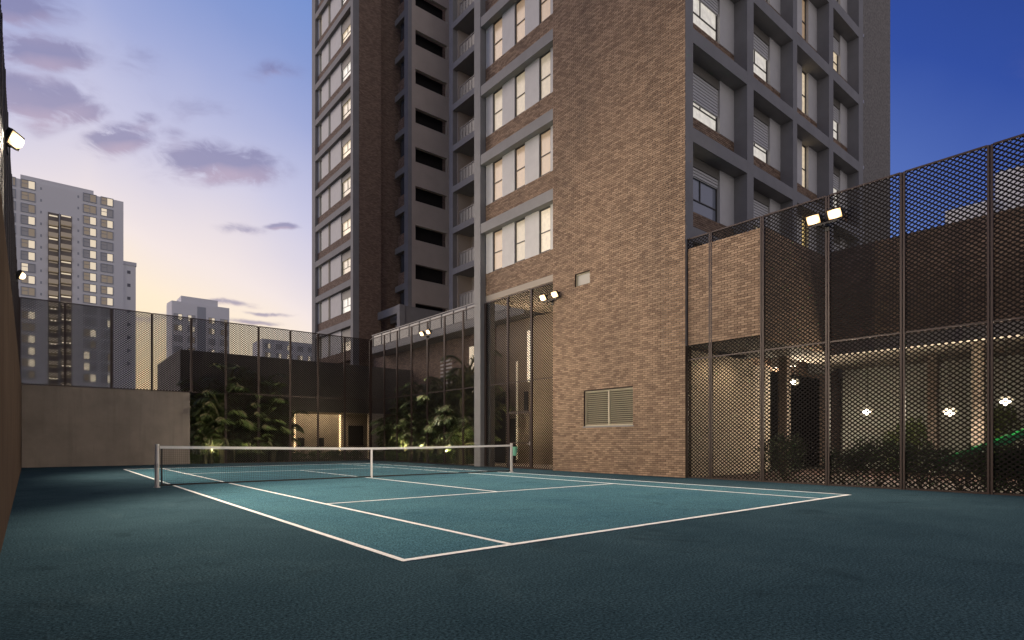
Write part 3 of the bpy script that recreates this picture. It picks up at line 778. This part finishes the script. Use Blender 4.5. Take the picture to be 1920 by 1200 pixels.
brickwork(w2, FX(X2, yb0-.02, 4.40), 9, 3.05)
ap('roof', dk, X2+.301, 27, -12, yb0-.01, 7.0, 7.3)
ceil = mat('pale_ceiling', (.30,.27,.23), .8)
ap('ceiling', ceil, X2+.301, 26, -12, yA-.05, 4.41, 4.6)
ap('beam', ceil, X2-.05, X2+.30, -12, yb0-.02, 4.02, 4.395)
ap('back_wall', mat('grey_green_wall', (.46,.47,.43), .85, var=.15, scale=.6), 25.5, 25.8, -12, yA, 0, 4.405)
for x, y in ((xY(1475, 4.8), 4.8), (20.2, -.4), (20.2, -3.2), (23, 1.5)): ap('column', mat('terracotta_column', (.17,.135,.11), .7), x, x+.3, y, y+.3, 0, 4.40)
part('ground_floor_wall', beige, XW+.36, 17.5, yA+.03, yA+.3, 0, 4.1)
part('ground_floor_wall', stucco, 17.501, xY(1468, yA), yA+.5, yA+.7, 0, 4.1)
part('ground_floor_wall', beige, 20.2, 25.5, yA+1.0, yA+1.2, 0, 4.1)
def lamp(name, kind, loc, e, col, parent, size=.1, rot=None, spot=None):
    L = bpy.data.lights.new(name, kind); L.energy = e; L.color = col
    if kind == 'AREA': L.size = size
    else: L.shadow_soft_size = size
    if spot: L.spot_size = math.radians(spot); L.spot_blend = .8
    M = Matrix.Translation(loc)
    if rot: M = M @ Vector(rot).to_track_quat('-Z', 'Y').to_matrix().to_4x4()
    return link(name, L, parent, M)
warm = (1,.78,.52)
for i, x in enumerate((14.3, 15.6)):
    dl = thing('downlight', (x, 5.0, 4.19), ['small ceiling downlight washing the beige wall, nearest the brick corner', 'small ceiling downlight washing the beige wall, farther inside'][i], 'lamp', 'downlights under the annex')
    MB().lathe([(.06,0),(.075,-.02),(.075,.01)], at=(x,5.0,4.19)).build('ring', hous, dl)
    MB().lathe([(.0,-.004),(.058,-.004)], at=(x,5.0,4.19)).build('bulb', lit, dl)
    lamp('downlight_light', 'SPOT', (x, 5.0, 4.15), 115, warm, dl, .25, (0,.12,-1), 150)
globe = mat('globe_glass', (.22,.21,.19), .4, emit=(1,.82,.54), es=.85)
GL = [(1626, 772, 19.5, 'left, beside the pale doorway'), (1781, 772, 19.2, 'in the middle between the posts'), (1886, 752, 18.6, 'at the right edge of the photo'), (1490, 716, 21.5, 'deepest, near the dark hanging plant')]
for (px, py, X_, w_) in GL:
    p = onX(px, py, X_); gl = thing('globe_lamp', tuple(p), 'white globe pendant lamp in the playground, '+w_, 'lamp', 'globe lamps in the playground')
    prof = [(.001+.17*math.sin(a*math.pi/10), -.14*math.cos(a*math.pi/10)) for a in range(11)]
    MB().lathe(prof, at=tuple(p)).build('globe', globe, gl, smooth=True)
    MB().tube((p.x, p.y, p.z+.17), (p.x, p.y, 4.40), .012).build('stem', hous, gl)
    lamp('globe_light', 'POINT', (p.x-.32, p.y, p.z-.1), 330, (1,.84,.62), gl, .1)
# playground
red = mat('red_rubber', (.045,.018,.014), .9, var=.2, scale=3)
struct(bx('playground_floor', red, None, XF+.06, 27, -12, yA, -.029, -.004))
sl_ = thing('slide', (18.4, -.8, 0), 'green playground slide with terracotta posts behind the right fence', 'slide')
grn = mat('green_plastic', (.03,.30,.10), .35)
pa, pb = onX(1812, 868, 17.2), onX(1900, 822, 18.6)
mb = MB(); a = Vector((17.3, 0.2, .35)); b = Vector((18.4, -2.0, 1.45))
sd = (b-a); nrm = Vector((sd.y, -sd.x, 0)).normalized()*.24
for (o1, o2, h0, h1) in ((-1, 1, 0, .03), (-1, -.9, .031, .20), (.9, 1, .031, .20)):
    q = [a+nrm*o1, a+nrm*o2, b+nrm*o2, b+nrm*o1]; k = len(mb.v)
    mb.v += [tuple(p+Vector((0,0,h0))) for p in q]+[tuple(p+Vector((0,0,h1))) for p in q]
    mb.f += [(k+0,k+3,k+2,k+1),(k+4,k+5,k+6,k+7)]+[(k+i, k+(i+1)%4, k+4+(i+1)%4, k+4+i) for i in range(4)]
mb.build('chute', grn, sl_)
terra = mat('terracotta_post', (.32,.13,.07), .6)
for dx in (0, .7):
    for dy in (0, -.7): MB().box(18.2+dx, 18.3+dx, -2.1+dy, -2.0+dy, 0, 2.6).build('post', terra, sl_)
MB().box(18.2, 19.0, -2.8, -2.0, 1.40, 1.46).build('platform', terra, sl_)
MB().box(18.1, 19.1, -2.9, -1.9, 2.601, 2.66).build('roof', grn, sl_)
for z in (.3,.6,.9,1.15): MB().tube((18.95, -2.05, z), (18.95, -2.75, z), .02).build('rung', terra, sl_)

# ================================================================== lobby in the portal
lobx = 17.2
part('lobby_wall', mat('lobby_brown', (.30,.235,.17), .7, var=.12, scale=1), lobx, lobx+.2, yBk-.4, ycolB+4, 0, 7.69)
part('lobby_side_wall', beige, XW+.36, lobx, yBk-.02, yBk+.15, 0, 7.69)
part('lobby_floor', stucco, XG+.06, lobx, yBk+.16, ycolB+4, -.028, -.002)
y1_, y2_ = yX(996, lobx-.05), yX(988.5, lobx-.05)
part('lit_slot', mat('slot_light', (1,.95,.85), .5, emit=(1,.86,.62), es=.8), lobx-.06, lobx-.001, y1_, y2_, 4.3, 7.0)
part('lit_slot', mat('slot_light2', (1,.95,.85), .5, emit=(1,.80,.50), es=.4), lobx-.06, lobx-.001, yX(971, lobx), yX(969, lobx), .2, 5.5)
part('lobby_door', dark, lobx-.08, lobx-.002, yX(968, lobx), yX(956, lobx), 0, 2.4)
part('dark_panel', dark, lobx-.08, lobx-.002, yX(948, lobx), yX(925, lobx), 0, 3.9)
part('notice_panel', dark, lobx-.10, lobx-.062, yX(992, lobx), yX(985, lobx), 2.7, 3.8)
lamp('lobby_light', 'POINT', (15.4, 16.0, 6.2), 150, warm, tower, .3); lamp('lobby_light', 'POINT', (15.4, 16.2, 2.6), 70, warm, tower, .3)
ben = thing('lobby_bench', (15.4, 12.6, 0), 'pale glowing bench cushion with dark base behind the portal fence', 'bench')
MB().box(14.9, 15.6, 12.35, 13.3, .0, .42).build('base', dark, ben)
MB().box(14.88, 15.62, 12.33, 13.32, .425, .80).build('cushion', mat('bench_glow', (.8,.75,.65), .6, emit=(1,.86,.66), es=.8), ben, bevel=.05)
# green litter basket on the gate post
by = yX(964, XG-.2); bk = thing('litter_basket', (XG-.2, by, .62), 'small mint green litter basket hung on the fence by the gate', 'basket')
mint = mat('mint_plastic', (.20,.52,.36), .45)
MB().lathe([(.001,.0),(.105,.0),(.15,.36),(.162,.36),(.162,.385),(.14,.385),(.135,.36),(.095,.02),(.001,.02)], n=20, at=(XG-.2, by, .55)).build('bucket', mint, bk, smooth=False)
MB().box(XG-.06, XG-.046, by-.05, by+.05, .70, .94).tube((XG-.06, by, .90), (XG-.10, by, .90), .01).build('hook', hous, bk)

# ================================================================== planting
leafm = {}
def leaf_mat(name, a, b, rough=.5):
    m = mat(name, a, rough, island=True, col2=b, scale=2); m.node_tree.nodes['Principled BSDF'].inputs['Subsurface Weight'].default_value = 0
    return m
lf_dark = leaf_mat('leaf_dark', (.030,.062,.020), (.075,.125,.035)); lf_palm = leaf_mat('leaf_palm', (.085,.14,.040), (.19,.23,.070)); lf_hedge = leaf_mat('leaf_hedge', (.07,.125,.026), (.17,.22,.06))
stemm = mat('stem', (.12,.11,.05), .7, var=.3)
def leaf(mb, p, dirv, up, L, w):
    s = dirv.cross(up)
    s = s.normalized() if s.length > 1e-4 else Vector((1,0,0))
    mid = p+dirv*L*.5+up*L*.06; n = len(mb.v)
    mb.v += [tuple(p), tuple(mid+s*w/2), tuple(p+dirv*L), tuple(mid-s*w/2)]
    mb.f.append((n, n+1, n+2, n+3))
def palm_mesh(seed, h, nf):
    r = random.Random(seed); lv, st = MB(), MB()
    stems = [(Vector((r.uniform(-.16,.16), r.uniform(-.16,.16), 0)), r.uniform(.35,.85)*h) for _ in range(6)]
    for i in range(nf):
        b0, sh = stems[i % 6]; az_ = r.uniform(0, 2*math.pi); ou = Vector((math.cos(az_), math.sin(az_), 0))
        base = b0+Vector((0,0,sh*r.uniform(.25,1.0))); L = r.uniform(.7,1.2)*h*.25; lift = r.uniform(.9,2.2)
        pts = [base+ou*L*t_+Vector((0,0,L*(lift*t_-(.75+.3*lift)*t_*t_))) for t_ in [j/9 for j in range(10)]]
        for p, q in zip(pts, pts[1:]): st.tube(p, q, .011, .009, n=4, cap=False)
        for j in range(1, 30):
            t_ = j/30; a_ = t_*9; k = int(a_); p = pts[k].lerp(pts[k+1], a_-k); tan = (pts[k+1]-pts[k]).normalized()
            side = tan.cross(Vector((0,0,1))).normalized(); ll = L*.42*math.sin(math.pi*min(.97, .12+t_*.85))+.05
            for s in (-1, 1):
                dv = (tan*.55+side*s*.85+Vector((0,0,-.05-r.random()*.55))).normalized(); leaf(lv, p, dv, Vector((0,0,1)), ll, .0055+.004*r.random())
    for (b0, sh) in stems: st.tube(b0, b0+Vector((0,0,sh)), .035, .02, n=6)
    return lv.mesh('crown'), st.mesh('stem')
palms = [palm_mesh(s, 1.0, 72) for s in (1, 2, 3)]
for a, b in palms: a.materials.append(lf_palm); b.materials.append(stemm)
def palm(i, loc, h, rz, label, dark_=False):
    r = thing('palm', loc, label, 'palm', 'palms behind the fences'); M = Matrix.Translation(loc) @ Matrix.Rotation(rz, 4, 'Z') @ Matrix.Scale(h, 4)
    link('crown', palms[i % 3][0], r, M); link('stem', palms[i % 3][1], r, M)
prs = [(752, 15.2, 3.0), (776, 15.1, 4.6), (800, 15.5, 4.0), (815, 15.0, 4.0), (838, 15.2, 4.6), (858, 15.0, 4.2), (872, 15.4, 5.4), (886, 15.0, 4.4)]
words = ['leftmost and lowest, beside the pavilion door', 'second from the pavilion', 'third from the pavilion, set back', 'fourth from the pavilion, close to the mesh', 'fifth from the pavilion, below the vent blocks', 'sixth from the pavilion, close to the mesh', 'tallest one, rising near the grey column', 'last one, right beside the grey column']
prs += [(758, 14.75, 2.6), (768, 14.8, 3.2), (790, 14.75, 3.3), (808, 14.75, 3.0), (826, 14.7, 3.2), (848, 14.75, 3.3), (865, 14.7, 3.2), (880, 14.75, 3.4), (786, 16.2, 4.6), (848, 16.2, 4.8)]
words += ['low front one, first from the pavilion', 'low front one, second from the pavilion', 'low front one, third from the pavilion', 'low front one, fourth from the pavilion', 'low front one, fifth from the pavilion', 'low front one, third from the column', 'low front one, second from the column', 'low front one, next to the column', 'deep in the row near the pavilion', 'deep in the row near the column']
for i, ((px, X_, h), w_) in enumerate(zip(prs, words)): palm(i, (X_, yX(px, X_), -.03), h*1.22, i*1.3, 'green palm behind far right fence, '+w_)
brs = [(396, 30.0, 4.4), (412, 30.1, 5.8), (432, 30.0, 5.0), (462, 30.1, 5.5), (492, 30.0, 5.0), (508, 30.2, 5.6), (516, 30.2, 3.4)]
wb = ['next to the taupe wall end', 'second from the taupe wall', 'third from the taupe wall', 'in the middle of the row', 'third from the lit doorway', 'tallest, with one frond sticking up', 'nearest the glowing light strip']
brs += [(384, 29.75, 3.3), (418, 29.7, 3.5), (448, 29.7, 3.2), (476, 29.7, 3.5), (498, 29.8, 3.1), (390, 30.7, 5.2), (446, 30.7, 5.4), (488, 30.7, 5.2)]
wb += ['low front one by the taupe wall', 'low front one, second from the wall', 'low front one in the middle', 'low front one, second from the opening', 'low front one nearest the opening', 'back row, near the taupe wall', 'back row, middle', 'back row, near the opening']
for i, ((px, Y_, h), w_) in enumerate(zip(brs, wb)): palm(i+1, (xY(px, Y_), Y_, -.03), h, i*2.1+.4, 'dark palm behind back fence, '+w_)
def shrub_mesh(seed, n_, L, w, m, flat=.85):
    r = random.Random(seed); mb = MB()
    lumps = [(Vector((r.uniform(-.5,.5), r.uniform(-.5,.5), r.uniform(.35,.75))), r.uniform(.30,.48)) for _ in range(9)]
    for i in range(n_):
        c_, R_ = lumps[i % 9]; dv = Vector((r.gauss(0,1), r.gauss(0,1), r.gauss(.25,1))).normalized()
        p = c_+dv*R_*(r.random()**.4)
        if p.z < .02: p.z = .02+r.random()*.15
        ld = (dv+Vector((r.uniform(-.7,.7), r.uniform(-.7,.7), r.uniform(-.3,.6)))).normalized()
        leaf(mb, p, ld, Vector((r.uniform(-.4,.4), r.uniform(-.4,.4), 1)).normalized(), L*r.uniform(.7,1.3), w*r.uniform(.7,1.2))
    me = mb.mesh('foliage'); me.materials.append(m)
    s = MB()
    for i in range(6): a = i*1.05; s.tube((0,0,0), (.3*math.cos(a), .3*math.sin(a), .55), .018, .008, n=5)
    sm = s.mesh('stems'); sm.materials.append(stemm); return me, sm
shr = [shrub_mesh(s, 2600, .09, .045, lf_dark) for s in (5, 6)]
hdg = [shrub_mesh(s, 1500, .13, .06, lf_hedge) for s in (8, 9)]
def shrub(kind, i, loc, sc, label, grp):
    r = thing('shrub', loc, label, 'shrub', grp); M = Matrix.Translation(loc) @ Matrix.Rotation(i*1.7, 4, 'Z') @ Matrix.Diagonal((*sc, 1))
    link('foliage', kind[i % 2][0], r, M); link('stems', kind[i % 2][1], r, M)
sw = ['beside the beige wall, rounded', 'low one left of the double post', 'under the first globe lamp', 'tall one just right of the double post', 'low one in front of the slide', 'in the last bay of the photo', 'at the right edge of the photo', 'beyond the right edge of the photo']
for i, (px, h) in enumerate(((1470, .95), (1580, .72), (1650, .85), (1725, .85), (1800, .72), (1868, .80), (1925, .75), (2010, .8))):
    X_ = 14.15; shrub(shr, i, (X_, yX(px, X_), -.03), (.62, 1.05 if i else .9, h*1.3), 'dark leafy shrub behind the right fence, '+sw[i], 'shrubs along the right fence')
hx = [(560, 29.4), (588, 29.45), (616, 29.4), (644, 29.45), (670, 29.4)]
hw = ['first from the left', 'second from the left', 'middle one', 'second from the corner', 'next to the corner']
for i, (px, Y_) in enumerate(hx): shrub(hdg, i, (xY(px, Y_), Y_, -.03), (.95, .5, .62), 'bright green low hedge plant behind the back fence, '+hw[i], 'hedge behind the back fence')
hx = [705, 718, 732, 747, 762, 779, 797, 815, 834, 853, 873]
for i, px in enumerate(hx):
    X_ = 14.3; shrub(hdg, i, (X_, yX(px, X_), -.03), (.5, 1.0, .58), 'low hedge plant along the far right fence, number %s counted from the corner' % ['one','two','three','four','five','six','seven','eight','nine','ten','eleven'][i], 'hedge along the far right fence')
for i, px in enumerate((372, 400, 430, 460, 490, 520)):
    Y_ = 29.35; shrub(hdg, i, (xY(px, Y_), Y_, -.03), (.8, .45, .55), 'low plant at the foot of the dark palms, %s from the taupe wall' % ['first','second','third','fourth','fifth','sixth'][i], 'plants below the dark palms')
for i, (x, y, h, w_) in enumerate(((23.8, 2.6, 1.9, 'farthest left'), (24.2, .2, 2.4, 'behind the middle globe lamp'), (23.6, -2.4, 2.0, 'right of the middle column'), (22.4, -4.6, 2.2, 'at the right edge'), (24.4, -6.5, 2.6, 'beyond the slide'))):
    shrub(hdg, i, (x, y, -.03), (1.0, 1.2, h), 'tall lit green bush inside the playground, '+w_, 'bushes inside the playground')
# garden spike lamps that light the planting from below
spk = [(xY(400, 28.8), 28.82), (xY(465, 28.8), 28.82), (xY(600, 28.8), 28.82), (13.68, yX(748, 13.68)), (13.68, yX(790, 13.68)), (13.68, yX(835, 13.68)), (13.68, yX(876, 13.68))]
swd = ['left of the dark palms', 'right of the dark palms', 'in front of the pavilion', 'nearest the pavilion door', 'in the middle of the lit palms', 'under the vent blocks', 'beside the grey column']
for (x, y), w_ in zip(spk, swd):
    s = thing('garden_spotlight', (x, y, 0), 'small garden spike lamp glowing low among plants, '+w_, 'lamp', 'garden spike lamps')
    MB().tube((x, y, -.03), (x, y, .50), .012).build('spike', hous, s)
    MB().lathe([(.03,0),(.04,.08),(.043,.10)], at=(x,y,.49)).build('shade', hous, s)
    MB().lathe([(0,0),(.038,0)], at=(x,y,.545)).build('bulb', lit, s)
    up = (.5, 0, .85) if x > 13.6 else (0, .5, .85)
    lamp('spike_light', 'SPOT', (x, y, .66), 400 if x > 13.6 else 170, (1,.88,.60), s, .06, up, 130)
    lamp('spike_glow', 'POINT', (x, y, .95), 14, (1,.86,.55), s, .06)

# ================================================================== far buildings
fwall = mat('far_white_render', (.86,.84,.80), .8, var=.05, scale=.05); fgrey = mat('far_grey_render', (.42,.43,.44), .8)
Yt = 172
ft = thing('far_tower', (0, Yt, 0), 'pale grey residential high-rise with lit windows behind the left fence', 'building')
def fp(name, m, *a): return bx(name, m, ft, *a)
xa_, xb_ = xY(-70, Yt), xY(232, Yt); zT = onY(232, 377, Yt).z
fp('wall', fwall, xa_, xb_, Yt+.6, Yt+16, -1, zT)
xl, xr_ = xY(38, Yt), xY(176, Yt); fp('parapet', fwall, xl, xr_, Yt+.9, Yt+8, zT+.001, zT+1.2)
lx0, lx1 = xb_+.001, xY(256, Yt); zl = onY(256, 497, Yt).z
lb_ = fp('low_wing', fwall, lx0, lx1, Yt+1.5, Yt+14, -1, zl); bx('cap', white, lb_, lx0+.001, lx1+.15, Yt+1.3, Yt+14, zl+.001, zl+.9)
def pier(a, b, z0=-1, z1=None): return fp('pier', fwall, xY(a, Yt), xY(b, Yt), Yt, Yt+.599, z0, z1 or zT)
colsF = [(20,28),(40.5,65),(157.5,180),(190.5,211.5)]
tr = random.Random(5); fl = 2.99*1.15
zt0 = onY(55, 352, Yt).z
pzs = [zt0-i*(22.3/F)*((xY(55,Yt)-CX)*sn+(Yt-CY)*cs) for i in range(17)]
farlit = mat('far_lit', (.7,.6,.45), .4, emit=(1,.84,.60), es=.6); fardim = mat('far_dim', (.34,.30,.25), .35, emit=(1,.75,.45), es=.12); farb = mat('far_blind', (.55,.53,.49), .6)
def farwin(root, x0, x1, y, z0, z1, n_frame):
    w = MB(); t_ = .18
    w.box(x0-t_, x1+t_, y-.12, y+.05, z0-t_, z0).box(x0-t_, x1+t_, y-.12, y+.05, z1, z1+t_).box(x0-t_, x0, y-.12, y+.05, z0, z1).box(x1, x1+t_, y-.12, y+.05, z0, z1).box((x0+x1)/2-.06, (x0+x1)/2+.06, y-.05, y+.05, z0, z1).box(x0, (x0+x1)/2-.061, y-.05, y+.05, z0+(z1-z0)*.55, z0+(z1-z0)*.55+.12)
    o = w.build('window', fgrey, root); m1, m2 = tr.choice([(farb, farlit), (fardim, farlit), (farb, farb), (fardim, fardim), (farb, fardim), (farlit, farb)])
    MB().box(x0, (x0+x1)/2-.06, y-.01, y+.04, z0, z1).build('pane', m1, o); MB().box((x0+x1)/2+.06, x1, y-.01, y+.04, z0, z1).build('pane', m2, o)
for (a, b) in colsF:
    for i, z in enumerate(pzs):
        dz = (onY((a+b)/2, 352+(a-40)*.233, Yt).z-zt0)
        farwin(ft, xY(a, Yt), xY(b, Yt), Yt+.55, z+dz*0, z+1.75, fgrey)
xs_ = [(xY(90, Yt), xY(110, Yt)), (xY(113, Yt), xY(135, Yt))]
fp('balcony_recess', mat('far_recess', (.22,.19,.16), .8), xs_[0][0], xs_[1][1], Yt+.45, Yt+.599, -1, zT-6.5)
for i, z in enumerate(pzs):
    for q, (a, b) in enumerate(xs_):
        z_ = z-2.2+(.5 if q else 0)
        if z_+2.4 > zT-6.4: continue
        bb = fp('balcony', fardim, a+.1, b-.1, Yt-.35, Yt+.449, z_, z_+1.0)
        bx('glow', tr.choice([farlit, fardim, farlit]), bb, a+.2, b-.2, Yt+.40, Yt+.448, z_+2.25, z_+2.55)
fp('mullion', fgrey, xs_[0][1]+.05, xs_[1][0]-.05, Yt-.3, Yt+.449, -1, zT-6.5)
for p in (77, 147):
    for z in pzs: fp('vent', fgrey, xY(p-1.6, Yt), xY(p+1.6, Yt), Yt+.56, Yt+.599, z+.3, z+.9)
for i in range(8): bx('vent', mat('far_vent', (.16,.16,.17), .6), lb_, lx0+.9, lx0+1.6, Yt+1.45, Yt+1.499, zl-2.2-i*3.4, zl-1.4-i*3.4)
# second far block
Y2 = 230
f2 = thing('far_block', (43, Y2, 0), 'small pale apartment block peeking over the middle of the back fence', 'building')
xq0, xq1 = xY(322, Y2), xY(430, Y2); zq = onY(430, 578, Y2).z
mb = MB(); xq_ = xq0; mb.v += [(xq0,Y2,-1),(xq1,Y2,-1),(xq1,Y2+16,-1),(xq_,Y2+11,-1),(xq_-.6,Y2+6,-1),(xq0,Y2,zq),(xq1,Y2,zq),(xq1,Y2+16,zq),(xq_,Y2+11,zq),(xq_-.6,Y2+6,zq)]
mb.f += [(0,1,6,5),(1,2,7,6),(2,3,8,7),(3,4,9,8),(4,0,5,9),(5,6,7,8,9)]; mb.build('wall', fwall, f2)
bx('penthouse', fwall, f2, xY(340, Y2), xY(409, Y2), Y2+.5, Y2+9, zq+.001, zq+2.3)
bx('balcony_bay', fgrey, f2, xY(370, Y2), xY(386, Y2), Y2-.12, Y2-.001, -1, zq-1.0)
fl2 = 3.9
for i in range(8):
    for (a, b) in ((325, 343), (351, 367), (390, 404), (412, 428)): farwin(f2, xY(a, Y2)+.3, xY(b, Y2)-.3, Y2-.02, zq-6.6-i*fl2, zq-4.6-i*fl2, fgrey)
f3 = thing('far_block', (80, 260, 0), 'faint distant apartment block behind the right part of the back fence', 'building')
Y3 = 260; a3, b3 = xY(492, Y3), xY(592, Y3); z3 = onY(540, 640, Y3).z
bx('wall', fwall, f3, a3, b3, Y3, Y3+15, -1, z3)
for i in range(5):
    for j in range(5):
        xx = a3+(b3-a3)*(j+.25)/5; farwin(f3, xx, xx+2.2, Y3-.02, z3-4-i*4, z3-2-i*4, fgrey)
Xw = 70
f4 = thing('far_block', (Xw, 0, 0), 'white stepped apartment building seen through the mesh at the far right', 'building')
pts = [onX(1772, 405, Xw), onX(1862, 322, Xw)]
bx('wall', fwall, f4, Xw, Xw+14, pts[1].y, pts[0].y, -1, pts[0].z+.5); bx('upper_wall', fwall, f4, Xw+.5, Xw+14, pts[1].y-20, pts[1].y-.01, -1, pts[1].z)
for i in range(5):
    for j in range(5):
        y = pts[0].y-1.2-j*2.6; z = pts[0].z-2.6-i*3
        w = MB().box(Xw-.06, Xw-.001, y-1.0, y, z, z+1.3).build('window', fgrey, f4); MB().box(Xw-.08, Xw-.061, y-.9, y-.1, z+.1, z+1.2).build('pane', glass, w)
